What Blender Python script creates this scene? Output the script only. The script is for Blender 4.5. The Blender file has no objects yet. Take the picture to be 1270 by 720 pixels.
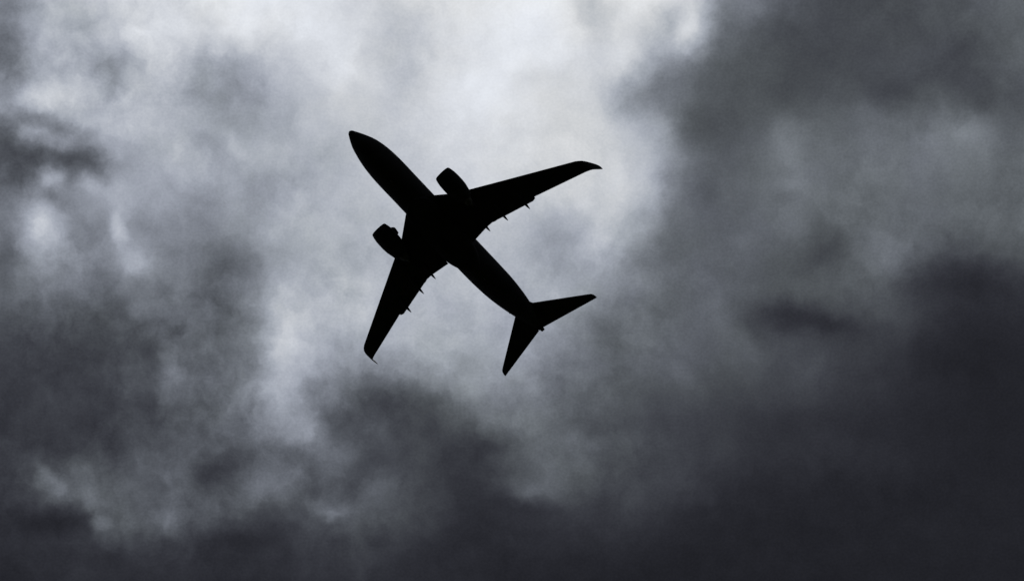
import bpy, bmesh, math, random
import numpy as np
from mathutils import Vector, Matrix

scene = bpy.context.scene

# ------------------------------------------------------------------ camera
cam_data = bpy.data.cameras.new('camera')
cam_data.sensor_width = 36.0
cam_data.lens = 150.0
cam_data.clip_start = 0.1
cam_data.clip_end = 60000.0
cam = bpy.data.objects.new('camera', cam_data)
scene.collection.objects.link(cam)
cam.location = (0.0, 0.0, 1.7)                      # someone standing in a field, looking almost straight up
cam.rotation_euler = (math.radians(90 + 72), 0.0, 0.0)
scene.camera = cam

# ------------------------------------------------------------------ exposure
vs = scene.view_settings
scene.display_settings.display_device = 'sRGB'
vs.view_transform = 'Standard'
vs.look = 'None'
vs.exposure = 0.0
vs.gamma = 1.0
vs.use_curve_mapping = False
scene.cycles.use_adaptive_sampling = True
scene.cycles.adaptive_threshold = 0.02
scene.cycles.adaptive_min_samples = 16

# ------------------------------------------------------------------ sun (behind the cloud deck)
SUN_ELEV, SUN_ROT = math.radians(76), 0.0           # towards +Y
sun_data = bpy.data.lights.new('sun', 'SUN')
sun_data.energy = 0.5
sun_data.angle = math.radians(20)
sun_data.color = (1.0, 0.96, 0.9)
sun = bpy.data.objects.new('sun', sun_data)
scene.collection.objects.link(sun)
sun.rotation_euler = (SUN_ELEV - math.pi / 2, 0.0, 0.0)

# ------------------------------------------------------------------ sky: Nishita sky seen through a broken storm-cloud deck
# The deck is a flat layer overhead.  Deck coordinates are (x/z, y/z) of the view direction, so a
# cloud keeps its place in the sky wherever one stands.  The table holds cloud brightness, light and
# shade painted into the sky colour on a regular grid of that layer; turbulence at several scales breaks it up.
DECK_U = (-0.1335, 0.1335)
DECK_V = (0.2455, 0.4080)
CLOUD_BRIGHTNESS = [
    "132 132 132 132 132 132 135 148 162 174 178 180 180 183 187 190 192 192 191 191 195 199 203 208 214 220 225 230 233 236 236 235 234 233 232 231 230 229 229 228 224 219 215 213 213 214 216 217 218 220 220 219 219 219 220 221 222 225 228 230 230 230 228 223 214 204 200 204 212 219 224 227 228 228 227 223 213 188 161 141 127 121 118 112 104 96 89 84 80 77 74 73 72 71 72 73 73 73 73 73 73 73 73 76 81 88 93 96 99 101 101 101 101 101 101 101",
    "132 132 132 132 132 132 136 149 164 176 180 181 181 183 187 190 192 192 191 191 195 199 203 209 214 220 226 230 234 236 236 235 234 233 232 231 230 229 229 228 224 219 214 212 213 213 215 216 218 220 220 219 219 219 220 221 222 225 228 230 230 230 228 223 214 204 200 204 212 219 223 226 227 224 222 219 211 190 162 141 127 121 118 112 104 96 89 84 80 77 74 73 72 71 72 73 73 73 73 73 73 73 73 76 81 87 93 96 99 101 101 101 101 101 101 101",
    "132 132 132 132 132 132 137 152 167 181 184 184 181 180 185 190 192 192 191 191 195 199 203 209 215 221 226 230 234 236 236 235 234 233 232 231 230 229 229 228 224 219 214 212 212 212 213 215 217 219 219 219 219 219 220 221 222 225 228 230 230 230 228 223 213 202 197 201 210 218 223 225 222 213 207 207 207 191 163 140 126 120 118 112 104 96 89 84 80 77 74 73 72 71 72 72 73 73 73 73 73 73 73 75 81 87 93 96 99 101 101 101 101 101 101 101",
    "128 128 128 128 128 128 136 153 172 188 190 183 172 166 177 191 195 196 195 195 198 202 206 210 214 219 224 229 233 236 235 233 230 229 228 227 226 227 227 227 223 218 213 210 208 208 208 210 212 215 217 218 219 220 222 223 225 227 229 230 230 228 226 220 209 196 190 194 204 214 218 218 209 193 186 195 208 194 162 136 120 114 112 106 99 92 86 82 78 76 74 73 72 72 72 73 73 73 72 72 72 73 74 76 80 85 90 93 96 98 99 99 99 99 99 99",
    "123 123 123 123 123 124 135 155 176 192 190 177 164 161 174 192 200 201 201 201 204 206 208 211 214 217 221 227 232 235 234 230 226 224 223 222 222 224 226 227 223 217 211 207 204 202 202 203 206 209 213 216 219 221 224 226 228 229 230 229 228 226 223 218 208 197 191 195 203 211 213 210 197 179 177 196 214 197 161 129 111 105 102 97 91 86 81 78 75 74 73 73 73 73 73 73 73 72 71 71 72 73 75 76 79 82 85 88 92 95 96 96 96 96 96 96",
    "118 118 118 119 119 120 132 152 172 186 182 170 160 163 166 188 199 201 202 203 205 207 208 210 210 211 214 220 226 229 226 222 218 216 215 216 217 220 224 226 222 216 210 205 200 197 196 197 199 202 209 214 219 222 226 228 230 230 230 229 227 225 222 217 210 203 199 201 207 211 208 201 187 175 178 200 213 193 155 122 104 97 94 89 84 81 78 75 73 72 72 73 74 74 74 73 72 72 71 71 71 73 75 76 77 79 81 84 88 93 94 94 94 94 94 94",
    "117 117 117 117 115 113 124 145 161 173 172 166 161 164 164 177 185 190 194 197 200 201 201 201 199 197 198 201 204 207 206 204 202 203 206 209 212 216 220 222 220 216 210 204 198 193 191 193 194 197 206 213 218 221 225 228 230 230 229 228 227 225 223 218 213 207 204 206 209 211 204 191 175 167 169 185 189 168 142 113 99 93 90 86 82 78 76 74 72 72 72 72 73 74 73 73 72 72 71 71 71 72 73 74 75 77 79 82 87 92 94 94 94 94 94 94",
    "117 117 117 116 112 107 117 137 152 161 165 166 165 164 162 163 169 176 182 186 190 191 190 188 184 179 177 176 176 177 180 183 186 189 195 201 206 211 216 218 217 215 211 205 198 191 189 190 192 196 205 212 217 221 224 227 229 230 231 230 227 223 219 215 212 209 207 209 212 210 199 179 162 156 152 155 152 139 120 102 94 91 88 85 81 78 75 74 73 72 72 72 73 73 73 73 72 72 72 71 71 71 71 72 73 75 77 81 87 93 95 95 95 95 95 95",
    "119 119 119 118 114 108 116 134 148 157 164 169 170 165 155 149 154 164 172 178 181 182 180 177 170 165 161 157 155 155 159 166 174 181 188 194 201 206 211 213 214 213 210 205 197 190 188 190 194 198 205 212 216 221 224 228 230 231 231 230 224 217 212 209 209 209 209 209 209 204 190 167 152 139 131 127 118 112 99 93 90 88 87 84 81 78 75 74 73 73 73 73 74 74 74 73 72 72 71 71 71 71 71 71 73 74 77 81 86 92 95 95 95 95 95 95",
    "127 127 127 127 123 117 125 142 156 167 174 178 176 167 154 144 145 154 166 171 173 174 174 168 159 152 147 146 146 147 150 155 162 171 180 188 195 202 208 211 212 210 207 203 196 191 190 193 199 204 209 214 219 225 230 229 229 228 226 223 219 214 210 207 208 209 207 202 196 186 171 155 138 124 119 114 107 100 92 90 88 87 85 83 80 77 74 73 74 74 75 75 76 76 74 72 69 68 69 71 71 70 69 71 73 74 75 78 83 87 89 89 89 89 89 89",
    "136 136 136 136 134 131 138 155 173 185 191 190 184 171 157 149 149 159 165 165 166 168 167 160 152 146 142 140 141 143 146 151 157 164 172 181 189 197 204 208 208 205 202 199 195 192 192 197 203 209 214 218 224 228 228 228 227 226 224 222 218 214 210 207 208 209 205 193 179 164 152 140 126 120 117 113 107 98 92 89 87 85 84 82 79 76 74 73 75 76 77 79 79 79 75 71 66 65 68 72 75 75 75 76 77 76 74 75 79 82 83 83 83 83 83 83",
    "136 136 136 136 136 140 157 177 191 195 193 188 180 169 158 152 160 171 163 163 164 166 166 160 152 145 138 134 138 141 144 149 155 161 169 176 184 193 201 206 205 201 198 195 193 192 194 199 206 213 217 220 223 225 225 224 222 221 221 220 217 213 210 208 209 208 203 188 170 154 143 133 124 120 117 113 106 98 92 88 86 84 83 82 80 78 77 77 79 80 81 82 83 82 79 73 69 70 73 78 82 84 85 86 85 81 76 75 78 80 80 80 80 80 80 80",
    "123 123 123 123 122 121 133 153 170 176 173 169 166 164 162 166 182 170 166 167 169 170 169 163 155 147 139 136 140 143 147 151 157 163 169 177 184 191 198 202 201 199 196 195 194 194 197 202 208 213 216 218 220 220 219 218 217 217 217 217 215 212 210 208 208 207 202 190 174 159 149 143 136 132 123 110 99 92 88 86 84 84 84 83 84 86 87 87 87 87 88 88 89 88 87 84 82 82 84 87 90 91 93 94 94 92 88 86 86 84 83 83 83 83 83 83",
    "102 102 102 102 102 101 110 121 128 132 138 145 152 161 169 180 179 173 170 170 172 174 174 167 159 152 147 144 146 148 151 155 160 166 172 179 185 190 195 198 198 196 195 195 195 196 199 203 208 212 214 215 215 215 214 213 213 213 213 213 212 211 209 208 207 206 202 195 185 173 168 163 156 152 138 113 94 86 84 84 84 84 84 85 89 96 100 100 98 96 95 94 95 95 97 98 97 96 96 97 99 100 101 103 106 109 108 105 99 92 89 88 88 88 88 88",
    "87 87 87 88 90 100 128 149 150 138 127 121 124 136 151 170 176 173 170 169 173 176 176 170 161 154 155 157 153 153 156 160 164 169 175 181 185 189 192 194 194 193 193 194 195 197 199 203 206 210 211 211 211 211 211 210 209 210 210 211 210 210 209 208 206 205 202 198 194 187 182 173 166 159 141 114 93 85 83 83 84 84 86 87 93 103 109 110 107 103 100 99 99 100 101 103 103 103 103 104 105 106 108 110 115 120 121 117 108 99 93 93 93 93 93 93",
    "84 84 84 84 84 87 107 130 139 133 125 117 113 123 142 158 165 165 163 166 171 176 177 172 164 158 157 168 175 164 162 165 170 173 176 179 182 184 186 187 188 188 189 191 192 194 196 199 203 206 207 208 209 209 209 208 208 209 210 211 210 210 209 208 207 206 203 202 199 194 186 179 171 159 140 118 98 89 85 84 84 85 87 89 96 107 114 114 111 106 103 102 102 103 103 104 105 106 106 107 109 110 111 112 115 117 117 115 109 102 98 98 98 98 98 98",
    "86 86 86 85 83 82 85 91 94 91 83 79 83 98 121 148 159 158 157 161 168 175 178 175 169 164 162 163 176 185 175 172 175 177 177 177 178 178 179 180 182 184 186 188 189 191 193 195 198 201 203 205 206 207 207 207 207 208 210 211 210 210 209 208 207 206 205 204 203 199 190 185 178 161 142 124 106 96 90 86 85 86 89 92 98 108 115 116 112 107 104 104 104 105 105 105 105 106 107 109 110 112 113 114 114 114 113 111 108 105 102 102 102 102 102 102",
    "89 89 89 88 86 84 87 94 105 107 94 82 83 91 105 131 145 149 153 159 166 172 175 174 170 166 164 164 165 172 179 178 177 176 175 174 173 174 175 176 178 180 183 185 187 189 191 193 195 198 200 202 204 205 206 206 206 207 208 209 209 209 208 207 206 206 205 205 205 202 194 189 183 162 141 126 110 99 92 88 86 87 91 94 100 109 115 116 113 108 106 106 106 107 106 106 106 106 108 109 111 112 113 114 113 112 110 109 107 106 105 105 105 104 104 104",
    "91 91 91 90 88 86 93 111 145 160 134 108 112 126 126 137 147 152 155 158 163 166 167 165 162 159 159 160 162 164 167 170 172 171 171 171 171 172 173 175 177 179 182 184 186 188 190 192 195 197 199 201 203 204 205 205 205 206 206 206 206 206 206 205 204 203 202 203 205 204 197 192 183 160 136 121 107 97 92 89 89 90 93 96 101 106 108 114 114 110 108 108 108 109 108 107 107 107 108 109 109 110 110 110 109 108 107 106 105 104 103 103 103 103 103 103",
    "96 96 96 95 94 95 104 122 142 154 138 126 142 166 155 155 164 164 159 158 159 158 157 155 152 150 151 154 157 160 161 162 164 166 168 170 172 173 174 175 177 179 181 184 186 189 191 193 195 197 199 201 203 204 204 204 204 203 203 202 202 202 202 202 201 199 198 200 204 204 198 191 180 156 129 114 101 93 90 91 95 95 96 98 103 109 116 120 118 113 110 110 110 110 109 108 107 107 107 107 106 106 105 104 104 104 104 103 102 101 101 101 100 100 100 100",
    "101 101 100 100 102 112 129 140 146 121 133 130 138 151 153 158 167 164 158 156 155 152 149 147 144 142 144 149 155 157 157 158 160 162 166 171 173 174 175 176 178 179 181 183 186 188 191 192 194 196 197 199 201 202 202 201 201 200 198 197 196 196 196 197 199 198 195 197 201 201 194 184 173 150 123 108 98 91 89 91 94 97 98 99 103 105 104 109 111 110 109 109 110 110 110 108 107 106 106 105 104 103 101 100 100 100 101 101 100 100 99 99 99 98 98 98",
    "107 107 106 107 109 121 148 164 166 152 126 126 132 141 144 151 166 158 150 150 149 146 143 140 139 140 141 144 153 154 153 154 157 160 164 169 172 173 174 176 178 179 181 183 185 188 189 191 192 194 195 196 197 197 197 196 194 193 192 190 188 185 184 185 190 195 195 195 196 194 184 172 160 141 116 104 97 92 90 90 91 93 95 97 101 105 109 110 108 105 104 105 107 109 108 107 106 105 104 104 103 102 101 100 100 101 101 101 101 100 99 99 99 99 99 99",
    "112 112 112 112 113 125 155 185 188 166 146 134 125 131 132 146 177 154 138 137 136 136 135 134 133 133 134 138 144 147 149 152 155 158 162 166 169 172 173 175 177 179 181 183 185 186 188 189 191 192 192 193 193 192 191 189 187 186 184 181 177 172 170 171 177 185 190 191 189 184 172 158 147 130 109 100 98 94 91 91 91 91 93 95 98 102 106 108 104 98 96 98 102 106 107 106 105 104 103 102 101 101 101 101 101 101 101 101 101 100 99 99 99 99 99 99",
    "112 112 112 113 111 119 151 181 187 167 146 135 131 124 131 148 187 152 132 128 127 128 129 131 129 127 127 131 136 141 145 150 152 154 159 163 167 170 172 174 177 179 181 183 184 185 187 188 189 190 190 190 190 189 186 184 182 179 176 172 167 161 158 160 169 180 187 185 181 172 161 147 135 120 104 98 98 95 93 92 91 92 93 93 95 98 102 104 99 91 87 89 95 101 104 104 104 103 102 101 99 98 98 98 97 97 97 97 97 97 96 96 96 96 96 96",
    "105 105 105 106 101 105 136 159 172 165 148 131 131 131 139 148 177 152 138 134 129 126 125 126 125 122 121 123 128 133 139 149 155 155 157 162 166 170 172 173 176 178 180 182 183 185 186 187 187 187 188 188 187 186 184 181 178 175 171 166 160 154 149 150 161 177 186 181 170 159 149 138 126 114 103 98 99 97 95 93 93 95 98 96 95 95 97 98 92 84 79 81 86 94 100 105 107 107 105 101 98 95 93 91 90 89 89 89 90 91 92 91 91 91 91 91",
    "94 94 95 96 91 95 119 137 149 150 144 133 134 143 139 144 164 159 152 144 133 124 120 119 117 115 114 114 116 121 129 140 149 155 159 163 167 169 170 172 174 176 179 181 183 184 185 185 185 186 186 186 186 185 183 180 177 173 169 164 158 153 149 149 159 171 179 172 159 147 137 127 118 110 103 100 100 99 96 95 93 94 96 96 94 92 91 90 85 78 74 76 82 91 99 107 112 113 110 104 97 92 87 84 82 81 80 80 81 83 85 85 84 84 83 83",
    "88 88 88 89 87 92 109 124 133 138 139 139 139 136 135 141 158 169 167 151 134 121 114 112 110 108 106 105 106 113 124 136 146 155 163 168 170 170 169 169 171 174 177 180 182 183 184 184 184 184 184 184 184 183 181 179 176 172 168 164 159 154 151 152 158 166 170 162 150 138 128 120 113 108 103 101 101 100 97 95 93 93 92 92 91 89 87 85 81 77 74 76 82 90 97 105 110 111 106 97 88 80 73 68 65 63 62 62 65 69 73 74 74 74 74 75",
    "90 90 91 90 88 96 109 120 129 132 131 130 129 127 126 129 142 153 153 140 126 115 109 106 104 102 100 99 103 111 124 138 149 159 166 170 170 169 166 166 169 173 177 179 181 182 183 183 183 182 182 182 182 181 180 178 176 173 169 165 162 158 156 156 158 162 162 155 144 133 124 117 111 107 103 101 101 99 96 94 91 90 90 89 87 86 85 84 81 79 79 81 85 90 94 98 101 100 94 85 76 68 61 56 52 50 49 50 53 57 61 63 64 65 66 66",
    "94 94 94 93 92 97 107 115 121 124 124 121 116 111 109 111 118 125 126 122 115 109 105 104 102 101 99 100 106 115 128 142 155 164 170 171 170 168 166 167 170 174 178 180 180 181 181 181 181 181 181 181 180 180 179 178 175 172 168 165 163 161 160 158 158 157 154 148 139 130 123 117 111 107 104 101 100 98 95 93 90 89 89 88 87 86 87 87 84 83 84 85 87 89 90 91 91 88 82 74 66 59 54 49 46 44 44 44 46 50 53 55 56 58 59 59",
    "95 95 95 94 93 97 102 107 111 112 112 111 108 103 98 97 101 105 108 108 106 104 102 102 102 103 102 103 108 117 129 144 158 169 174 173 171 170 169 169 173 176 179 179 179 179 179 179 179 179 179 178 178 178 177 176 174 171 167 163 162 161 160 158 154 150 146 140 133 126 120 115 111 107 104 101 100 97 95 92 89 87 86 86 84 83 83 84 83 83 84 85 86 86 86 86 85 82 76 69 62 57 53 49 46 44 43 43 45 47 49 51 52 53 54 54",
    "92 92 92 92 91 93 95 98 100 100 100 100 98 94 92 91 92 95 97 98 100 100 100 99 99 101 101 102 106 115 126 143 158 172 177 175 174 172 171 171 174 176 179 179 179 178 178 177 175 174 174 175 175 175 175 175 173 169 164 160 158 157 156 153 148 142 136 131 126 121 116 113 109 106 104 101 100 98 96 94 90 85 80 74 69 66 65 66 69 72 75 78 79 80 80 81 80 78 74 68 62 57 54 51 48 46 45 44 44 46 47 48 49 50 50 50",
    "87 87 87 87 87 87 89 90 90 90 90 90 88 85 84 83 85 87 88 90 94 97 97 96 96 96 97 98 102 111 122 140 158 174 180 178 175 173 171 171 173 175 177 177 177 177 176 173 171 169 170 171 172 172 173 172 171 166 161 157 154 153 151 147 140 133 126 122 118 116 113 110 108 105 103 101 99 98 98 97 93 86 77 68 61 55 51 50 51 53 56 60 65 69 72 74 75 74 70 65 61 57 53 50 48 45 44 43 43 44 45 46 46 47 47 48",
    "83 83 83 83 83 83 83 82 82 82 82 81 80 78 77 77 78 80 81 85 91 96 96 95 94 93 94 94 99 108 118 138 158 176 182 179 176 173 170 169 169 171 172 172 172 172 171 169 166 164 166 167 169 169 170 170 168 164 159 154 151 148 145 140 133 124 117 114 112 112 110 108 106 104 102 101 99 98 98 99 97 90 79 69 63 58 55 52 51 50 48 46 48 54 60 65 68 69 66 62 58 54 51 48 46 44 42 41 41 41 42 43 43 44 45 45",
    "77 77 77 77 77 76 76 75 74 74 74 74 73 73 73 74 75 78 80 84 93 99 99 98 96 95 94 94 98 107 119 141 163 182 187 181 177 173 169 166 165 164 163 163 163 164 164 164 163 162 164 166 168 169 169 168 166 161 156 151 146 141 136 131 123 116 109 107 108 108 108 106 105 103 101 100 98 97 97 97 97 94 86 77 71 67 64 62 62 63 62 59 56 54 56 60 62 63 61 58 54 50 47 45 43 41 40 39 39 39 40 40 41 41 42 42",
    "72 72 72 72 72 71 69 68 67 67 67 67 67 68 69 71 74 77 81 86 97 104 105 103 100 99 96 95 98 107 120 144 168 187 189 182 177 172 166 162 158 155 153 153 154 155 156 158 159 160 163 165 167 167 167 165 163 158 153 148 141 135 128 121 114 108 103 103 104 106 106 105 103 102 100 99 97 95 94 94 94 94 91 86 80 76 72 70 69 68 68 66 64 62 61 61 61 60 57 53 49 46 43 41 40 39 38 37 37 37 38 38 39 39 40 40",
    "68 68 68 68 68 67 65 63 62 61 61 62 63 65 67 70 73 77 81 87 100 109 109 107 104 101 98 96 98 108 122 147 172 188 187 178 173 166 161 156 150 145 142 142 143 145 147 150 153 155 159 161 164 164 163 161 158 154 149 144 137 128 120 113 107 102 99 100 102 104 104 103 101 99 99 97 95 93 91 90 89 90 90 88 84 80 76 74 72 71 70 69 66 64 62 61 59 58 54 50 46 43 40 39 38 37 37 37 36 36 36 36 37 37 38 38",
    "64 64 64 64 64 63 61 60 59 58 58 59 61 63 65 68 71 75 78 85 100 109 110 108 105 102 99 98 101 111 125 150 173 184 179 169 162 155 149 143 137 131 128 127 129 132 135 139 144 149 153 156 159 159 157 154 151 148 145 140 133 124 115 109 106 103 99 100 104 104 101 98 96 94 95 98 94 89 86 84 82 83 83 83 81 78 75 73 72 71 70 68 65 63 61 59 57 55 52 49 45 42 40 38 37 37 36 36 36 36 36 36 36 37 37 37",
    "62 62 62 62 62 61 60 59 58 57 57 57 60 62 65 68 70 73 76 83 98 108 109 107 104 103 101 100 104 115 129 152 172 177 168 158 150 142 134 127 120 114 111 110 112 115 118 123 129 137 147 152 154 155 154 148 143 141 139 136 130 121 112 106 103 103 102 99 98 98 96 93 90 88 88 91 94 88 81 77 76 75 76 76 75 73 71 70 69 69 68 66 63 61 58 56 54 52 50 47 45 42 40 39 37 37 37 36 36 36 36 36 36 36 37 37",
    "60 60 60 60 60 59 58 57 57 56 56 56 58 61 64 67 68 70 73 81 95 104 106 105 103 102 101 102 107 118 132 153 169 171 161 151 142 132 122 114 107 100 94 91 91 93 96 100 106 116 130 143 148 146 143 140 135 134 133 132 126 118 109 103 100 98 98 98 95 92 90 87 85 83 82 82 83 82 77 72 70 70 70 71 70 69 67 66 66 65 65 63 61 58 56 54 52 50 48 46 44 42 41 39 38 37 37 36 36 36 36 35 36 36 37 37",
    "58 58 58 58 58 57 57 56 56 56 55 56 58 61 64 66 67 69 71 78 91 99 101 101 100 101 102 106 112 122 135 155 170 169 159 149 139 127 115 105 98 90 83 77 74 74 75 78 83 91 104 119 130 134 132 131 130 130 130 128 122 114 105 99 95 92 91 90 89 87 84 81 79 77 77 76 76 74 72 68 66 65 65 65 65 63 62 61 61 61 60 59 57 55 53 51 49 48 46 44 43 41 40 39 37 37 36 36 36 36 35 35 36 36 36 36",
    "56 56 56 56 56 56 56 55 55 55 55 55 58 60 63 65 65 67 69 75 86 92 95 96 97 100 105 110 117 126 136 153 164 164 157 149 138 121 106 96 90 86 81 76 73 72 71 71 72 77 87 98 110 117 122 125 127 128 127 124 118 110 101 95 91 88 85 83 81 80 78 76 74 72 72 71 71 70 67 64 62 61 60 59 58 57 56 55 55 55 55 54 53 51 50 48 47 45 44 43 41 40 39 38 37 37 36 36 36 35 35 35 35 36 36 36",
    "56 56 56 56 56 55 55 55 55 55 55 56 58 61 64 65 65 66 68 73 82 87 90 92 96 101 107 113 120 126 133 144 153 157 158 153 140 119 100 91 86 84 81 78 76 74 72 69 67 68 75 83 93 101 109 116 121 122 122 119 114 106 98 92 88 85 82 79 77 75 73 71 69 68 68 67 67 66 64 62 59 58 56 54 53 52 51 50 50 51 51 50 49 48 47 46 45 44 42 41 40 39 38 38 37 36 36 36 36 35 35 35 35 35 35 36",
    "57 57 57 57 57 56 56 55 55 55 56 57 60 63 66 67 67 67 68 72 78 82 85 88 91 96 100 105 110 116 122 131 139 148 156 155 141 119 100 90 85 81 77 75 74 73 71 69 66 65 68 73 78 83 88 95 102 108 110 110 108 103 98 94 91 87 84 81 78 76 73 71 69 68 66 66 65 64 62 60 58 56 54 52 51 50 49 48 48 49 49 49 48 47 46 45 44 43 42 41 40 39 38 38 37 37 36 36 36 35 35 35 35 35 36 36",
    "59 59 59 59 59 58 57 56 56 56 57 59 62 67 71 71 71 70 70 73 77 79 81 83 86 88 90 92 96 103 110 116 121 129 137 138 130 115 101 93 85 77 71 69 69 69 69 69 68 67 66 66 67 67 67 70 80 90 96 99 101 101 100 98 96 93 89 86 83 80 77 74 71 69 67 65 64 63 61 60 58 56 53 51 50 49 49 48 48 48 48 48 48 47 47 46 45 43 42 41 40 39 39 38 38 37 37 36 36 36 36 36 36 36 36 36",
    "61 61 61 61 61 60 59 59 59 60 61 63 67 71 75 75 74 73 72 74 76 77 78 80 81 82 81 79 82 86 91 97 102 107 111 112 110 103 96 91 83 72 63 61 62 64 65 68 69 68 65 62 61 60 57 60 71 79 85 90 94 98 100 101 99 96 93 89 86 82 79 75 72 69 67 65 63 62 60 59 57 55 52 50 49 48 48 48 48 47 47 47 47 47 47 46 45 43 42 41 40 39 39 38 38 37 37 36 36 36 36 36 36 36 36 36",
    "61 61 61 61 62 63 66 68 69 70 71 72 74 76 77 76 74 73 73 75 78 79 78 76 74 74 73 71 78 83 86 91 95 98 99 98 96 94 92 89 81 70 62 59 59 61 63 65 66 66 63 60 58 57 56 62 69 75 81 86 90 95 98 98 97 94 90 87 83 80 77 73 70 67 65 64 62 60 58 56 54 52 50 48 47 46 47 47 46 46 46 45 46 46 45 45 44 43 42 41 40 39 39 38 38 37 37 36 36 36 36 36 36 36 36 36",
    "61 61 61 61 62 69 79 94 86 83 85 85 84 81 79 76 74 72 73 77 81 82 80 73 65 63 66 71 83 89 92 95 96 95 93 92 90 89 88 85 80 73 67 65 65 65 65 66 65 63 60 57 55 55 58 63 68 73 79 84 88 91 93 93 92 88 85 82 78 75 73 70 67 65 63 62 61 58 55 52 49 47 46 45 44 44 44 44 44 44 44 43 43 43 43 42 42 41 40 40 39 38 38 38 37 37 37 36 36 36 36 36 36 36 36 36",
    "60 60 60 60 62 72 88 107 109 98 93 93 90 84 79 76 73 72 73 78 84 87 83 76 67 65 70 80 90 94 96 97 97 95 91 87 84 83 83 81 79 77 74 73 72 71 70 68 65 62 58 55 53 54 58 62 68 77 84 88 90 88 87 87 85 81 78 75 72 70 69 66 64 62 60 60 58 56 52 48 45 43 42 42 42 42 42 42 42 42 42 41 41 41 41 40 40 39 39 38 38 38 37 37 37 37 37 36 36 36 36 36 36 36 36 36",
    "57 57 57 57 60 68 79 93 107 111 104 100 98 89 83 80 77 75 77 82 88 91 88 82 76 75 79 86 91 93 95 95 95 91 85 81 79 80 81 81 80 79 78 77 76 75 72 69 65 61 57 53 51 51 53 56 60 65 77 89 89 84 81 80 78 75 73 70 68 67 66 64 61 58 57 56 55 53 49 45 42 41 40 40 40 40 40 40 40 40 40 40 40 40 40 39 39 38 38 38 38 37 37 37 37 37 37 37 36 36 36 36 36 36 36 36",
    "53 53 53 53 54 58 63 68 72 76 80 83 93 90 87 85 83 81 83 87 92 94 91 86 81 79 82 85 88 87 86 84 81 79 78 81 86 90 92 91 90 88 82 78 76 74 72 68 65 61 57 53 50 49 49 49 49 49 51 54 60 65 68 70 70 68 67 65 63 64 65 61 57 55 53 52 50 48 45 43 40 39 39 39 38 38 38 39 38 38 38 38 38 38 38 38 38 38 38 37 37 37 37 37 37 37 37 37 37 37 36 36 36 36 36 36",
    "49 49 49 48 46 46 45 44 45 47 51 55 69 86 82 85 85 85 87 91 95 97 96 89 81 78 77 77 77 74 70 67 66 67 70 76 86 98 106 105 96 86 79 76 73 71 68 66 63 60 56 52 49 47 47 48 48 48 47 47 48 52 56 59 61 61 61 60 59 60 62 58 54 51 49 47 45 43 41 40 39 38 38 37 37 37 37 37 37 37 37 37 37 37 38 38 37 37 37 37 37 37 37 37 37 37 37 37 37 37 37 36 36 36 36 36",
    "47 47 46 45 44 41 39 38 38 40 43 45 53 85 79 81 82 83 87 94 98 98 93 83 75 69 66 63 61 59 57 57 58 60 63 67 72 79 84 84 81 78 74 72 69 66 64 62 59 57 53 50 47 46 46 46 47 47 47 48 49 51 53 54 55 55 56 55 54 56 57 54 50 48 46 44 41 40 39 39 38 37 37 36 36 36 36 36 36 36 36 37 37 37 37 37 37 37 37 37 37 37 36 36 36 36 36 36 37 36 36 36 36 36 36 36",
    "45 45 45 45 45 44 44 45 46 47 49 49 54 72 76 73 74 76 80 87 91 88 79 70 64 58 53 49 47 45 46 47 50 54 58 61 66 71 75 76 74 72 70 67 63 60 57 55 53 51 49 47 45 45 45 45 45 45 45 45 46 47 48 49 50 50 50 50 50 51 51 49 46 44 42 41 39 38 38 38 37 37 36 36 36 36 36 36 36 36 36 36 36 36 36 36 36 36 36 36 36 36 36 36 36 36 36 36 36 36 36 36 36 36 36 36",
    "44 44 44 44 45 46 47 49 50 50 52 52 55 59 65 63 64 65 67 69 69 68 65 60 55 51 46 43 40 40 42 44 47 51 54 57 61 64 67 67 67 67 65 62 58 54 51 49 46 45 44 44 44 44 44 45 45 45 44 44 44 44 44 44 45 45 45 45 46 46 46 44 42 40 39 38 38 37 37 37 37 37 36 36 35 35 35 36 36 36 36 36 36 36 36 36 36 36 36 36 36 36 35 35 35 35 35 35 35 35 35 35 35 35 35 35",
    "43 43 43 43 44 45 47 48 49 48 48 48 49 49 51 51 53 54 56 57 58 58 56 54 51 48 45 42 41 42 44 46 48 50 52 54 56 58 60 61 62 62 60 57 54 50 47 45 43 41 41 42 42 43 43 44 44 43 43 42 41 41 41 41 41 41 41 42 42 42 42 41 39 38 37 37 37 36 36 36 36 36 36 35 35 35 35 35 35 36 36 36 36 36 35 35 35 36 36 36 35 35 35 35 35 35 35 35 35 35 35 35 35 35 35 35",
    "42 42 42 42 43 44 46 47 47 46 46 46 46 46 46 47 48 50 51 52 52 52 51 49 48 46 45 43 43 44 45 47 48 49 50 51 52 54 55 56 56 56 55 53 50 48 45 43 42 40 40 41 41 41 42 42 42 41 41 40 39 39 38 38 38 38 38 38 38 39 38 38 37 36 36 36 36 36 36 36 36 35 35 35 35 35 35 35 35 35 35 35 35 35 35 35 35 35 35 35 35 35 35 35 35 34 34 34 34 34 34 35 35 35 35 35",
    "42 42 42 42 42 43 45 45 45 45 45 45 46 46 47 47 48 48 48 49 49 48 47 46 46 45 44 44 44 45 46 47 47 47 47 48 49 51 52 52 52 52 51 50 48 46 45 43 42 41 40 40 40 40 40 40 40 40 39 38 38 37 36 36 36 36 36 35 36 36 36 36 35 35 36 36 36 36 36 35 35 35 35 34 34 34 34 34 35 35 35 35 35 35 35 35 35 35 35 35 35 35 35 35 35 34 34 34 34 34 34 34 34 34 34 34",
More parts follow.
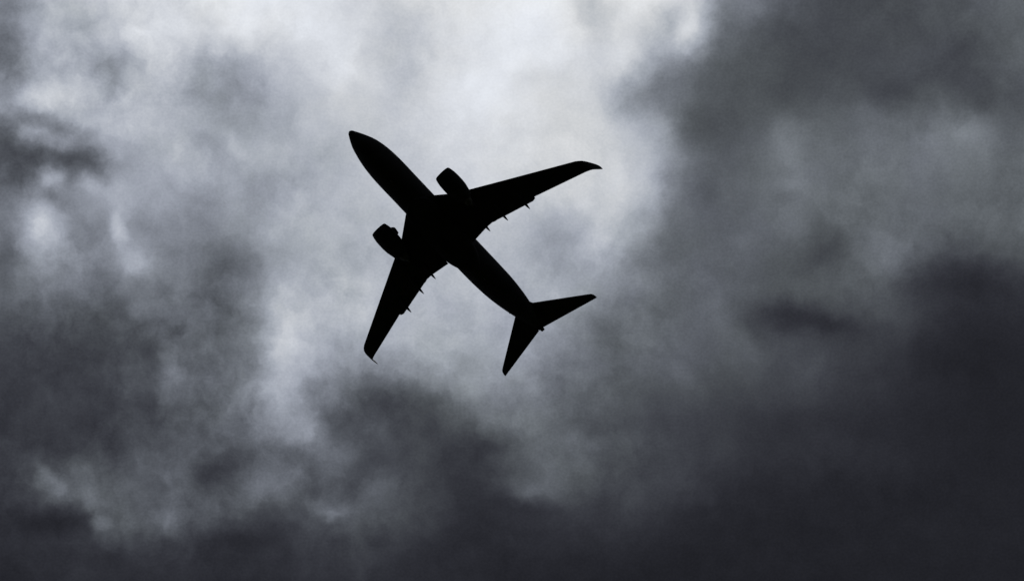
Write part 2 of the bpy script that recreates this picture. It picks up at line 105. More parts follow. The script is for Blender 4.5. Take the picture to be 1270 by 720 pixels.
    "42 42 42 42 42 43 44 45 44 44 44 44 45 45 46 46 46 46 46 46 46 46 45 45 44 44 44 44 44 45 46 47 47 47 46 46 47 49 50 50 50 49 48 48 47 46 45 43 42 41 40 40 40 40 40 40 39 39 38 37 37 36 36 35 35 34 34 34 34 34 34 34 35 35 35 36 36 36 35 35 35 34 34 34 34 34 34 34 34 34 35 35 35 35 35 35 35 35 34 35 35 35 35 35 35 34 34 34 34 34 34 34 34 34 34 34",
    "42 42 42 42 42 43 44 45 44 44 44 44 45 45 46 46 46 46 46 46 46 46 45 44 44 44 44 44 44 45 46 47 47 47 46 46 47 49 50 50 50 49 48 48 47 46 45 43 42 41 40 40 40 40 40 40 39 39 38 37 37 36 36 35 35 34 34 34 34 34 34 34 35 35 35 36 36 36 35 35 35 34 34 34 34 34 34 34 34 34 35 35 35 35 35 35 35 35 34 35 35 35 35 35 35 34 34 34 34 34 34 34 34 34 34 34",
    "42 42 42 42 42 43 44 45 44 44 44 44 45 45 46 46 46 46 46 46 46 46 45 44 44 44 44 44 44 45 46 47 47 47 46 46 47 49 50 50 50 49 48 48 47 46 45 43 42 41 40 40 40 40 40 40 39 39 38 37 37 36 36 35 35 34 34 34 34 34 34 34 35 35 35 36 36 36 35 35 35 34 34 34 34 34 34 34 34 34 35 35 35 35 35 35 35 35 34 35 35 35 35 35 35 34 34 34 34 34 34 34 34 34 34 34",
]
table = np.array([[float(t) for t in r.split()] for r in CLOUD_BRIGHTNESS]) / 255.0
NV, NU = table.shape

def prefilter(n):
    m = np.zeros((n, n))
    for i in range(n):
        m[i, max(i - 1, 0)] += 1 / 6
        m[i, i] += 4 / 6
        m[i, min(i + 1, n - 1)] += 1 / 6
    return np.linalg.inv(m)

coef = prefilter(NV) @ table @ prefilter(NU).T
coef = np.clip(coef, 0.08, 1.1)

world = bpy.data.worlds.new('World')
scene.world = world
world.use_nodes = True
wt = world.node_tree
for n in list(wt.nodes):
    wt.nodes.remove(n)

class Nodes:
    """small helper for writing node trees as expressions"""
    def __init__(self, tree):
        self.t = tree
    def node(self, kind, **props):
        n = self.t.nodes.new(kind)
        for k, v in props.items():
            setattr(n, k, v)
        return n
    def put(self, sock, v):
        if hasattr(v, 'is_output'):
            self.t.links.new(v, sock)
        else:
            sock.default_value = v
    def math(self, op, a, b=0.0, c=0.0, clamp=False):
        n = self.node('ShaderNodeMath', operation=op, use_clamp=clamp)
        for s, v in zip(n.inputs, (a, b, c)):
            self.put(s, v)
        return n.outputs[0]
    def vmath(self, op, a, b=None, scale=None):
        n = self.node('ShaderNodeVectorMath', operation=op)
        self.put(n.inputs[0], a)
        if b is not None:
            self.put(n.inputs[1], b)
        if scale is not None:
            self.put(n.inputs['Scale'], scale)
        return n.outputs['Value'] if op == 'DOT_PRODUCT' else n.outputs['Vector']
    def maprange(self, v, a, b, c=0.0, d=1.0, kind='SMOOTHSTEP'):
        n = self.node('ShaderNodeMapRange', interpolation_type=kind)
        for k, x in zip(('Value', 'From Min', 'From Max', 'To Min', 'To Max'), (v, a, b, c, d)):
            self.put(n.inputs[k], x)
        return n.outputs['Result']
    def noise(self, vec, scale, detail=5.0, rough=0.5, lac=2.0, dist=0.0, kind='FBM'):
        n = self.node('ShaderNodeTexNoise', noise_dimensions='3D', noise_type=kind, normalize=True)
        self.put(n.inputs['Vector'], vec)
        n.inputs['Scale'].default_value = scale
        n.inputs['Detail'].default_value = detail
        n.inputs['Roughness'].default_value = rough
        n.inputs['Lacunarity'].default_value = lac
        n.inputs['Distortion'].default_value = dist
        return n.outputs
    def ramp(self, fac, stops, interp='LINEAR'):
        n = self.node('ShaderNodeValToRGB')
        cr = n.color_ramp
        cr.interpolation = interp
        while len(cr.elements) > 1:
            cr.elements.remove(cr.elements[-1])
        for i, (p, c) in enumerate(stops):
            e = cr.elements[0] if i == 0 else cr.elements.new(p)
            e.position = p
            e.color = tuple(c) + (1.0,)
        self.put(n.inputs[0], fac)
        return n.outputs[0]
    def mix(self, fac, a, b):
        n = self.node('ShaderNodeMix', data_type='RGBA')
        self.put(n.inputs[0], fac)
        self.put(n.inputs[6], a)
        self.put(n.inputs[7], b)
        return n.outputs[2]

SEG = [0, 28, 56, 84]                               # first column of each 32-column stretch of the chart
def row_group(k):
    """node group: painted cloud brightness from chart rows k..k+2 at (u, v)"""
    g = bpy.data.node_groups.new('cloud_rows', 'ShaderNodeTree')
    for nm in ('u', 'v'):
        g.interface.new_socket(nm, in_out='INPUT', socket_type='NodeSocketFloat')
    g.interface.new_socket('light', in_out='OUTPUT', socket_type='NodeSocketFloat')
    N = Nodes(g)
    gi = N.node('NodeGroupInput').outputs
    j0, j1 = max(k - 3, 0), min(k + 5, NV - 1)
    along = N.ramp(gi[1], [(j / (NV - 1), [1.0 if j == k + c else 0.0 for c in range(3)]) for j in range(j0, j1 + 1)], 'B_SPLINE')
    across = None
    for s, c0 in enumerate(SEG):
        fs = N.math('DIVIDE', N.math('SUBTRACT', gi[0], c0 / (NU - 1)), 31 / (NU - 1))
        piece = N.ramp(fs, [(i / 31, [coef[min(k + c, NV - 1), c0 + i] for c in range(3)]) for i in range(32)], 'B_SPLINE')
        across = piece if s == 0 else N.mix(N.math('GREATER_THAN', gi[0], (c0 + 2) / (NU - 1)), across, piece)
    N.put(N.node('NodeGroupOutput').inputs[0], N.vmath('DOT_PRODUCT', across, along))
    return g
row_groups = [row_group(k) for k in range(0, NV, 3)]

W = Nodes(wt)
direction = W.node('ShaderNodeTexCoord').outputs['Generated']
sep = W.node('ShaderNodeSeparateXYZ')
W.put(sep.inputs[0], direction)
dz = W.math('MAXIMUM', sep.outputs[2], 0.04)
deck = W.node('ShaderNodeCombineXYZ')
W.put(deck.inputs[0], W.math('DIVIDE', sep.outputs[0], dz))
W.put(deck.inputs[1], W.math('DIVIDE', sep.outputs[1], dz))
deck.inputs[2].default_value = 0.37
deck = deck.outputs[0]

PX = 1.0 / 5300.0                                   # 1/5300 of the deck height: the finest wisp
def centred(color, amount):
    return W.vmath('SCALE', W.vmath('SUBTRACT', color, (0.5, 0.5, 0.5)), scale=amount * PX)
w1 = W.noise(deck, 1 / (150 * PX), 2.0, 0.5)[1]
w2 = W.noise(W.vmath('ADD', deck, (3.1, 1.7, 0.2)), 1 / (60 * PX), 3.0, 0.55)[1]
w3 = W.noise(W.vmath('ADD', deck, (5.9, 0.4, 7.7)), 1 / (22 * PX), 3.0, 0.55)[1]
warped = W.vmath('ADD', W.vmath('ADD', deck, centred(w1, 8.0)), W.vmath('ADD', centred(w2, 18.0), centred(w3, 20.0)))
wsep = W.node('ShaderNodeSeparateXYZ')
W.put(wsep.inputs[0], warped)
fu = W.maprange(wsep.outputs[0], DECK_U[0], DECK_U[1], 0.0, 1.0, 'LINEAR')
fv = W.maprange(wsep.outputs[1], DECK_V[0], DECK_V[1], 0.0, 1.0, 'LINEAR')

# the chart is a bicubic spline: each colour ramp holds a stretch of three of its rows
bright = None                                         # painted cloud brightness, in display units
for g in row_groups:
    n = W.node('ShaderNodeGroup')
    n.node_tree = g
    W.put(n.inputs[0], fu)
    W.put(n.inputs[1], fv)
    bright = n.outputs[0] if bright is None else W.math('ADD', bright, n.outputs[0])

# beyond the charted part the deck goes on as plain turbulence
rest = W.math('MULTIPLY_ADD', W.math('SUBTRACT', W.noise(warped, 4.0, 7.0, 0.5)[0], 0.5), 1.3, 0.38)
inside = W.math('MULTIPLY',
                W.math('MULTIPLY', W.maprange(wsep.outputs[0], -0.142, -0.130), W.maprange(wsep.outputs[0], 0.142, 0.130)),
                W.math('MULTIPLY', W.maprange(wsep.outputs[1], 0.237, 0.248), W.maprange(wsep.outputs[1], 0.417, 0.405)))
bright = W.math('ADD', W.math('MULTIPLY', bright, inside), W.math('MULTIPLY', rest, W.math('SUBTRACT', 1.0, inside)))
bright = W.math('MINIMUM', W.math('MAXIMUM', bright, 0.10), 0.94)

# turbulence: billows, wisps and a very fine mottling
big = W.noise(W.vmath('ADD', warped, (0.7, 5.3, 1.1)), 1 / (110 * PX), 6.0, 0.53, 2.1, 0.1)[0]
wisp = W.noise(W.vmath('MULTIPLY', W.vmath('ADD', warped, (8.2, 2.3, 4.1)), (1.0, 0.8, 1.0)), 1 / (38 * PX), 5.0, 0.56, 2.0, 0.2)[0]
fine = W.noise(deck, 1 / (3.2 * PX), 2.0, 0.2)[0]
body = W.math('MULTIPLY', bright, W.math('SUBTRACT', 1.12, bright))     # mid greys are the broken parts
ragged = W.maprange(W.noise(deck, 1 / (260 * PX), 2.0, 0.5)[0], 0.35, 0.65, 0.55, 1.25)
ragged = W.math('MULTIPLY', ragged, W.maprange(sep.outputs[0], -0.10, 0.02, 1.35, 0.85))   # the western part is the most torn
t1 = W.math('MULTIPLY', W.math('SUBTRACT', big, 0.5), 0.7)
t2 = W.math('MULTIPLY', W.math('SUBTRACT', wisp, 0.5), 0.66)
turb = W.math('MULTIPLY', W.math('MULTIPLY', W.math('ADD', t1, t2), body), W.math('MULTIPLY', ragged, W.maprange(bright, 0.12, 0.34, 0.45, 1.0)))
grain = W.math('MULTIPLY', W.math('MULTIPLY', W.math('SUBTRACT', fine, 0.5), 0.15), W.math('ADD', body, 0.05))
shade = W.math('MAXIMUM', W.math('ADD', W.math('ADD', bright, turb), grain), 0.115)
lin = W.math('POWER', W.math('DIVIDE', W.math('ADD', shade, 0.055), 1.055), 2.4)

# cloud colour: blue-grey where dark, nearly neutral where bright, with faint cool and warm patches
tint_n = W.noise(W.vmath('ADD', deck, (1.3, 9.1, 2.2)), 1 / (160 * PX), 4.0, 0.6)[0]
blue = W.maprange(W.math('SUBTRACT', tint_n, W.math('MULTIPLY', sep.outputs[0], 1.1)), 0.28, 0.68)
cool = W.mix(blue, (0.90, 1.0, 1.11, 1), (0.912, 0.995, 1.175, 1))
pale = W.mix(blue, (0.968, 1.0, 1.03, 1), (0.95, 1.0, 1.08, 1))
dark_tint = (0.94, 0.98, 1.27, 1)
tint = W.mix(W.maprange(shade, 0.14, 0.34), dark_tint, W.mix(W.maprange(shade, 0.60, 0.86), cool, pale))
cloud_col = W.vmath('SCALE', tint, scale=lin)

nishita = W.node('ShaderNodeTexSky', sky_type='NISHITA')
nishita.sun_disc = False
nishita.sun_elevation = SUN_ELEV
nishita.sun_rotation = SUN_ROT
sky_bg = W.node('ShaderNodeBackground')
W.put(sky_bg.inputs['Color'], nishita.outputs[0])
sky_bg.inputs['Strength'].default_value = 0.08
cloud_bg = W.node('ShaderNodeBackground')
W.put(cloud_bg.inputs['Color'], cloud_col)
cloud_bg.inputs['Strength'].default_value = 1.0
mixsh = W.node('ShaderNodeMixShader')               # the deck is almost closed: only its brighter parts mix in some sky
W.put(mixsh.inputs[0], W.maprange(shade, 0.35, 0.95, 1.0, 0.93))
W.put(mixsh.inputs[1], sky_bg.outputs[0])
W.put(mixsh.inputs[2], cloud_bg.outputs[0])
out = W.node('ShaderNodeOutputWorld')
W.put(out.inputs['Surface'], mixsh.outputs[0])

# ------------------------------------------------------------------ materials
def material(name, base, rough, spec=0.3, metallic=0.0, var=0.25, scale=0.6, extra=None):
    m = bpy.data.materials.new(name)
    m.use_nodes = True
    N = Nodes(m.node_tree)
    b = m.node_tree.nodes['Principled BSDF']
    co = N.node('ShaderNodeTexCoord').outputs['Object']
    n = N.noise(co, scale, 5.0, 0.6)[0]
    col = N.mix(N.maprange(n, 0.35, 0.65), tuple(c * (1 - var) for c in base) + (1,), tuple(c * (1 + var) for c in base) + (1,))
    if extra:
        col = extra(N, co, col)
    N.put(b.inputs['Base Color'], col)
    N.put(b.inputs['Roughness'], N.maprange(N.noise(co, scale * 4, 4.0, 0.6)[0], 0.3, 0.7, rough - 0.06, rough + 0.08, 'LINEAR'))
    b.inputs['Specular IOR Level'].default_value = spec
    b.inputs['Metallic'].default_value = metallic
    return m

def hull_marks(N, co, col):
    """panel joints around the hull and the row of cabin windows (dark glass) on the paint"""
    s = N.node('ShaderNodeSeparateXYZ')
    N.put(s.inputs[0], co)
    x, z = s.outputs[0], s.outputs[2]
    joint = N.math('LESS_THAN', N.math('ABSOLUTE', N.math('SUBTRACT', N.math('FRACT', N.math('DIVIDE', x, 2.1)), 0.5)), 0.006)
    col = N.mix(N.math('MULTIPLY', joint, 0.5), col, (0.008, 0.008, 0.009, 1))
    wx = N.math('MULTIPLY', N.math('SUBTRACT', N.math('FRACT', N.math('DIVIDE', x, 0.508)), 0.5), 0.508 / 0.125)
    wz = N.math('DIVIDE', N.math('SUBTRACT', z, 2.85), 0.18)
    r = N.math('ADD', N.math('POWER', N.math('ABSOLUTE', wx), 3.0), N.math('POWER', N.math('ABSOLUTE', wz), 3.0))
    win = N.math('LESS_THAN', r, 1.0)
    band = N.math('LESS_THAN', N.math('ABSOLUTE', N.math('ADD', x, 0.5)), 10.7)
    return N.mix(N.math('MULTIPLY', win, band), col, (0.01, 0.012, 0.015, 1))

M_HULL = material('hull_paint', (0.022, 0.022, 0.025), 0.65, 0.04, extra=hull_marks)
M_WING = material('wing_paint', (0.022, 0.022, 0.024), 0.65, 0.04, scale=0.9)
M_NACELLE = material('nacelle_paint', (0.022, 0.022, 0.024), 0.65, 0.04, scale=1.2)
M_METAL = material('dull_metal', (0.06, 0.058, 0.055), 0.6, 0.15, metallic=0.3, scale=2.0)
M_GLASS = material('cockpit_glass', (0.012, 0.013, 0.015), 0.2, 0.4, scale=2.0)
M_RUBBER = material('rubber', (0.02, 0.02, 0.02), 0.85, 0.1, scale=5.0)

# ------------------------------------------------------------------ ground (below and behind the camera, closes off the sky's lower half)
gm = bpy.data.materials.new('meadow')
gm.use_nodes = True
G = Nodes(gm.node_tree)
gco = G.node('ShaderNodeTexCoord').outputs['Object']
gn = G.noise(gco, 0.05, 8.0, 0.65)[0]
gf = G.noise(gco, 3.0, 6.0, 0.7)[0]
gcol = G.mix(G.maprange(gn, 0.35, 0.65), (0.028, 0.045, 0.016, 1), (0.055, 0.060, 0.028, 1))
gcol = G.mix(G.math('MULTIPLY', G.maprange(gf, 0.4, 0.7), 0.5), gcol, (0.05, 0.042, 0.026, 1))
gb = gm.node_tree.nodes['Principled BSDF']
G.put(gb.inputs['Base Color'], gcol)
gb.inputs['Roughness'].default_value = 0.95
gb.inputs['Specular IOR Level'].default_value = 0.1
bm = bmesh.new()
R_G = 25000.0
rings = [0, 5, 30, 150, 800, 4000, R_G]
prev = [bm.verts.new((0, 0, 0))]
for r in rings[1:]:
    cur = [bm.verts.new((r * math.cos(a), r * math.sin(a), 0)) for a in [2 * math.pi * i / 48 for i in range(48)]]
    for i in range(48):
        j = (i + 1) % 48
        bm.faces.new((prev[0], cur[i], cur[j]) if len(prev) == 1 else (prev[i], cur[i], cur[j], prev[j]))
    prev = cur
me = bpy.data.meshes.new('ground')
bm.to_mesh(me)
bm.free()
me.materials.append(gm)
ground = bpy.data.objects.new('ground', me)
scene.collection.objects.link(ground)
ground['kind'] = 'structure'

# ------------------------------------------------------------------ mesh helpers
# Aircraft coordinates: x aft from the nose, y to starboard, z up, metres.  Origin of the
# finished aircraft: under the belly, 16 m aft of the nose.
ORIGIN = Vector((16.0, 0.0, -2.3))

def build(name, bm, mat, parent, smooth=True, sharp=35):
    bmesh.ops.remove_doubles(bm, verts=bm.verts, dist=1e-4)
    bmesh.ops.recalc_face_normals(bm, faces=bm.faces)
    me = bpy.data.meshes.new(name)
    bm.to_mesh(me)
    bm.free()
    me.materials.append(mat)
    if smooth:
        me.polygons.foreach_set('use_smooth', [True] * len(me.polygons))
        me.set_sharp_from_angle(angle=math.radians(sharp))
    o = bpy.data.objects.new(name, me)
    scene.collection.objects.link(o)
    o.parent = parent
    return o

def loft(bm, rings, cap=True, closed=True):
    vr = [[bm.verts.new(Vector(p) - ORIGIN) for p in r] for r in rings]
    n = len(vr[0])
    for a, b in zip(vr, vr[1:]):
        for i in range(n if closed else n - 1):
            j = (i + 1) % n
            bm.faces.new((a[i], a[j], b[j], b[i]))
    if cap:
        bm.faces.new(vr[0])
        bm.faces.new(vr[-1])
    return bm

def smooth_stations(st, sub=4):
    """Catmull-Rom through station tuples (first entry x)"""
    res = []
    n = len(st)
    for i in range(n - 1):
        p0, p1, p2, p3 = st[max(i - 1, 0)], st[i], st[i + 1], st[min(i + 2, n - 1)]
        for k in range(sub):
            t = k / sub
            out_ = []
            for a0, a1, a2, a3, in zip(p0, p1, p2, p3):
                h1 = p1[0] - p0[0] or p2[0] - p1[0]
                h2 = p2[0] - p1[0]
                h3 = p3[0] - p2[0] or h2
                m1 = ((a1 - a0) / h1 + (a2 - a1) / h2) / 2 * h2 if i > 0 else (a2 - a1)
                m2 = ((a2 - a1) / h2 + (a3 - a2) / h3) / 2 * h2 if i < n - 2 else (a2 - a1)
                out_.append((2 * t**3 - 3 * t**2 + 1) * a1 + (t**3 - 2 * t**2 + t) * m1 + (-2 * t**3 + 3 * t**2) * a2 + (t**3 - t**2) * m2)
            res.append(tuple(out_))
    res.append(st[-1])
    return res

def tube_ring(x, w, zt, zb, y0=0.0, n=48, e=2.0):
    zc, h = (zt + zb) / 2, (zt - zb) / 2
    r = []
    for i in range(n):
        a = 2 * math.pi * i / n
        c, s = math.cos(a), math.sin(a)
        r.append((x, y0 + w * math.copysign(abs(c) ** (2 / e), c), zc + h * math.copysign(abs(s) ** (2 / e), s)))
    return r

NAF = 12
def thickness(f):
    return 5 * (0.2969 * math.sqrt(f) - 0.1260 * f - 0.3516 * f**2 + 0.2843 * f**3 - 0.1036 * f**4)

def foil(y, z, xle, xte, tc, f0=0.0, f1=1.0, cant=0.0, droop=0.0, vertical=False):
    """closed aerofoil outline between chord fractions f0 and f1; cant turns the thickness direction
    (0 = up, 90 = across) for winglets; droop lowers the trailing edge (radians)"""
    c = xte - xle
    fs = [f0 + (f1 - f0) * (0.5 - 0.5 * math.cos(math.pi * i / NAF)) for i in range(NAF + 1)]
    up_, lo = [], []
    for f in fs:
        t = thickness(f) * tc * c
        if f0 > 0:                                  # rounded nose of a control surface
            t *= min(1.0, math.sqrt(max(0.0, (f - f0) / (f1 - f0) / 0.12)) * 0.9 + 0.1) * 0.94
        dx = (f - f0) * c
        zz = -math.sin(droop) * dx
        xx = xle + f0 * c + math.cos(droop) * dx
        up_.append((xx, t + zz))
        lo.append((xx, -0.85 * t + zz))
    prof = up_ + lo[::-1]
    if f0 == 0.0:
        prof = prof[:-1]
    else:
        prof = prof[:-1] + [(prof[-1][0] - 0.001, prof[-1][1])]
    if vertical:
        return [(px_, t, z) for px_, t in prof]
    ca, sa = math.cos(cant), math.sin(cant)
    return [(px_, y - math.copysign(1, y or 1) * t * sa, z + t * ca) for px_, t in prof]

def lerp(a, b, t):
    return a + (b - a) * t

# ------------------------------------------------------------------ the airliner
jet = bpy.data.objects.new('passenger_jet', None)
jet.empty_display_size = 2.0
scene.collection.objects.link(jet)
rot = Matrix(((0.67861, -0.72911, 0.08882), (0.73157, 0.68173, 0.0068), (-0.06551, 0.06036, 0.99602)))
jet.matrix_world = Matrix.Translation((-7.644, 143.242, 461.696)) @ rot.to_4x4()
jet['label'] = 'black silhouetted twin-engine passenger jet with winglets flying overhead under grey storm clouds'
jet['category'] = 'airplane'

# fuselage: x, half width, top, bottom
FUS = [(0.0, 0.03, -0.42, -0.48), (0.10, 0.22, -0.22, -0.70), (0.45, 0.46, 0.02, -0.95), (1.0, 0.76, 0.34, -1.22),
       (1.7, 1.08, 0.76, -1.48), (2.6, 1.37, 1.42, -1.70), (3.6, 1.61, 1.80, -1.87), (5.0, 1.80, 1.98, -1.98),
       (6.5, 1.88, 2.02, -2.02), (9.0, 1.88, 2.02, -2.02), (14.0, 1.88, 2.02, -2.02), (19.0, 1.88, 2.02, -2.02), (21.0, 1.88, 2.02, -2.00),
       (23.0, 1.85, 2.02, -1.78), (25.0, 1.76, 2.02, -1.30), (27.0, 1.52, 2.00, -0.68), (28.5, 1.24, 1.94, -0.16),
       (30.0, 0.88, 1.82, 0.36), (31.2, 0.52, 1.62, 0.74), (31.8, 0.32, 1.46, 0.92)]
bm = bmesh.new()
loft(bm, [tube_ring(*s) for s in smooth_stations(FUS)])
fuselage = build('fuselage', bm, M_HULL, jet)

bm = bmesh.new()
loft(bm, [tube_ring(31.78, 0.26, 1.42, 0.96, n=24), tube_ring(32.1, 0.21, 1.36, 0.98, n=24), tube_ring(32.1, 0.14, 1.30, 1.04, n=24), tube_ring(31.9, 0.13, 1.29, 1.05, n=24)])
build('exhaust_outlet', bm, M_METAL, fuselage)

# belly fairing where the wings meet the hull
BEL = [(10.4, 0.5, -1.7, -2.04), (11.0, 1.35, -1.0, -2.12), (12.2, 1.86, -0.6, -2.26), (14.0, 1.99, -0.5, -2.32), (17.0, 2.0, -0.5, -2.32),
       (18.6, 1.86, -0.7, -2.26), (19.8, 1.45, -1.0, -2.16), (20.8, 0.95, -1.4, -2.06), (21.4, 0.4, -1.7, -1.98)]
bm = bmesh.new()
loft(bm, [tube_ring(*s, n=40, e=2.5) for s in smooth_stations(BEL, 3)])
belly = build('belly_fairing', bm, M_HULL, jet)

# main wheels lie exposed in the belly when retracted
for sy in (-1, 1):
    bm = bmesh.new()
    rr = []
    for i in range(10):
        a = math.pi * i / 9
        rr.append((0.42 + 0.12 * math.sin(a), -2.345 + 0.09 * math.cos(a)))
    loft(bm, [[(17.4 + r * math.cos(t), sy * 0.72 + r * math.sin(t), z) for t in [2 * math.pi * k / 32 for k in range(32)]] for r, z in rr])
    wheel = build('wheel', bm, M_RUBBER, belly)

# cockpit windows: six panes set into the nose
def hull_point(x, ang, off):
    st = smooth_stations(FUS)
    for a, b in zip(st, st[1:]):
        if a[0] <= x <= b[0]:
            t = (x - a[0]) / (b[0] - a[0])
            _, w, zt, zb = [lerp(p, q, t) for p, q in zip(a, b)]
            return (x, (w + off) * math.cos(ang), (zt + zb) / 2 + ((zt - zb) / 2 + off) * math.sin(ang))
for s in (-1, 1):
    for a0, a1, x0a, x0b, x1a, x1b in ((86, 62, 1.75, 1.82, 2.5, 2.6), (59, 38, 1.84, 2.0, 2.62, 2.8), (35, 22, 2.15, 2.35, 2.9, 3.05)):
        bm = bmesh.new()
        outer = []
        for off in (0.012, -0.03):
            ring = []
            for q in range(7):
                f = q / 6
                ang = math.radians(lerp(a0, a1, f))
                ring.append((ang, lerp(x0a, x0b, f)))
            for q in range(6, -1, -1):
                f = q / 6
                ring.append((math.radians(lerp(a0, a1, f)), lerp(x1a, x1b, f)))
            outer.append([hull_point(x, a if s > 0 else math.pi - a, off) for a, x in ring])
        loft(bm, outer)
        build('cockpit_window', bm, M_GLASS, fuselage)

# blade antennas and a drain mast
def blade(name, x, y, z, h, c, down=True):
    bm = bmesh.new()
    d = -1 if down else 1
    loft(bm, [[(x - c / 2 + k * 0.25 * c + q * c, y + t, z + d * k * h) for q, t in ((0, 0), (0.3, 0.035), (1 - 0.3 * k, 0), (0.3, -0.035))] for k in (-0.2, 1)])
    build(name, bm, M_METAL, fuselage, smooth=False)
blade('antenna', 7.2, 0.0, -2.0, 0.32, 0.42)
blade('antenna', 22.6, 0.0, -1.85, 0.32, 0.42)
blade('antenna', 9.0, 0.0, 2.0, 0.36, 0.45, down=False)
blade('drain_mast', 27.75, 1.12, 0.15, 0.42, 0.24)

# wings
LE = lambda y: 14.057 + 0.5305 * (y - 6.0)
TE = lambda y: 18.132 + 0.3052 * (y - 6.0)
def wing_le(y):
    return LE(y) if y > 4.0 else 12.996 - (4.0 - y) * 0.755
def wing_te(y):
    if y >= 5.6:
        return TE(y)
    return lerp(18.42, 18.01, max(0.0, y - 1.2) / 4.4)
def wing_z(y):
    return lerp(-1.42, -1.06, y / 6.0) if y < 6 else -1.06 + (y - 6) * 0.125 + 0.0014 * (y - 6) ** 2
def wing_tc(y):
    return lerp(0.145, 0.105, min(1, y / 7)) if y < 7 else lerp(0.105, 0.095, (y - 7) / 9.5)

for side in (-1, 1):                                # port, starboard
    def sec(y, f1=1.0):
        return foil(side * y, wing_z(y), wing_le(y), wing_te(y), wing_tc(y), 0.0, f1)
    bm = bmesh.new()
    ys = [(0.3, .84), (1.2, .84), (1.9, .84), (3.0, .84), (4.0, .84), (4.6, .84), (5.14, .84), (5.16, .84), (6, .84), (7.5, .84), (9, .84), (10.45, .84),
          (10.46, 1), (10.75, 1), (10.76, .78), (12, .78), (13.5, .78), (14.6, .78), (14.61, 1), (15.4, 1), (16.2, 1), (16.53, 1)]
    loft(bm, [sec(y, f) for y, f in ys])
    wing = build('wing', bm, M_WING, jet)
    # inboard and outboard flaps, a little extended
    bm = bmesh.new()
    loft(bm, [foil(side * y, wing_z(y) - 0.08, xa, xb, 0.11, droop=math.radians(8)) for y, xa, xb in
              ((1.92, 16.9, 18.64), (3.0, 16.85, 18.53), (4.3, 16.8, 18.40), (5.20, 16.88, 18.42))])
    build('flap', bm, M_WING, wing)
    bm = bmesh.new()
    loft(bm, [foil(side * y, wing_z(y) - 0.07, xa, xb, 0.11, droop=math.radians(8)) for y, xa, xb in
              ((5.14, 16.9, 18.44), (5.4, 16.95, 18.54), (5.7, 17.05, 18.57), (7.0, 17.6, 18.93), (9.0, 18.3, 19.46), (10.1, 18.65, 19.75), (10.5, 18.8, 19.66))])
    build('flap', bm, M_WING, wing)
    bm = bmesh.new()
    loft(bm, [foil(side * y, wing_z(y), wing_le(y), wing_te(y), wing_tc(y), 0.73, 1.0) for y in (10.76, 12.0, 13.4, 14.605)])
    build('aileron', bm, M_WING, wing)
    # blended winglet: y, z, leading edge, trailing edge, cant
    bm = bmesh.new()
    WL = [(16.50, wing_z(16.5), 19.63, 21.34, 8), (16.80, 0.50, 19.86, 21.46, 22), (17.04, 0.68, 20.12, 21.60, 45), (17.20, 0.95, 20.42, 21.76, 63),
          (17.34, 1.40, 20.86, 22.02, 72), (17.47, 1.95, 21.36, 22.34, 75), (17.57, 2.40, 21.80, 22.58, 76), (17.63, 2.72, 22.16, 22.74, 76), (17.65, 2.84, 22.42, 22.78, 76)]
    loft(bm, [foil(side * y, z, a, b, 0.12, cant=math.radians(c)) for y, z, a, b, c in WL])
    build('winglet', bm, M_WING, wing)
    # flap track fairings: slim canoes under the trailing edge
    for fy, xt, zt, ln in ((4.26, 18.99, -1.60, 2.6), (6.56, 19.43, -1.36, 2.7), (9.26, 20.13, -1.02, 2.5)):
        bm = bmesh.new()
        rings_ = []
        for k in range(11):
            f = k / 10
            x = xt - ln * (1 - f)
            r = max(0.06, (math.sin(math.pi * min(1, f * 1.0) ** 0.75)) ** 0.7)
            zc = lerp(wing_z(fy) - 0.12, zt, f)
            rings_.append(tube_ring(x, 0.19 * r + 0.02, zc + 0.18 * r, zc - 0.26 * r, side * fy, 16))
        loft(bm, rings_)
        build('flap_fairing', bm, M_WING, wing)

    # engine: nacelle with open intake, fan, core and plug
    ey, ez = 4.96, -2.14
    def circ(x, r, n=48, flat=0.95):
        return [(x, side * ey + r * math.cos(a), ez + r * math.sin(a) * (flat if math.sin(a) < 0 else 1.0)) for a in [2 * math.pi * i / n for i in range(n)]]
    engine = bpy.data.objects.new('engine', None)
    engine.empty_display_size = 0.5
    scene.collection.objects.link(engine)
    engine.parent = jet
    prof = [(11.25, 0.76), (10.8, 0.77), (10.5, 0.80), (10.36, 0.84), (10.30, 0.89), (10.33, 0.95), (10.45, 1.01), (10.75, 1.09), (11.2, 1.16), (11.8, 1.19),
            (12.4, 1.19), (13.0, 1.14), (13.6, 1.01), (14.1, 0.90), (14.25, 0.86), (14.22, 0.83), (13.8, 0.86), (13.2, 0.88)]
    bm = bmesh.new()
    loft(bm, [circ(x, r) for x, r in prof], cap=False)
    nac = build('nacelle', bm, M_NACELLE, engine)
    bm = bmesh.new()                                # 24 fan blades on a disc
    loft(bm, [circ(11.32, 0.76, 32, 1), circ(11.36, 0.76, 32, 1)])
    for k in range(24):
        a = 2 * math.pi * k / 24
        q = []
        for r, tw in ((0.26, 0.35), (0.74, 0.75)):
            for sgn in (-1, 1):
                da = sgn * 0.095 * (0.5 if r < 0.5 else 0.8)
                q.append(Vector((11.22 + sgn * 0.07 * tw, side * ey + r * math.cos(a + da), ez + r * math.sin(a + da))) - ORIGIN)
        vs_ = [bm.verts.new(p) for p in (q[0], q[1], q[3], q[2])]
        vb_ = [bm.verts.new(p + Vector((0.02, 0, 0))) for p in (q[0], q[1], q[3], q[2])]
        bm.faces.new(vs_)
        bm.faces.new(vb_)
        for i in range(4):
            bm.faces.new((vs_[i], vs_[(i + 1) % 4], vb_[(i + 1) % 4], vb_[i]))
    build('fan', bm, M_METAL, engine, smooth=False)
    bm = bmesh.new()
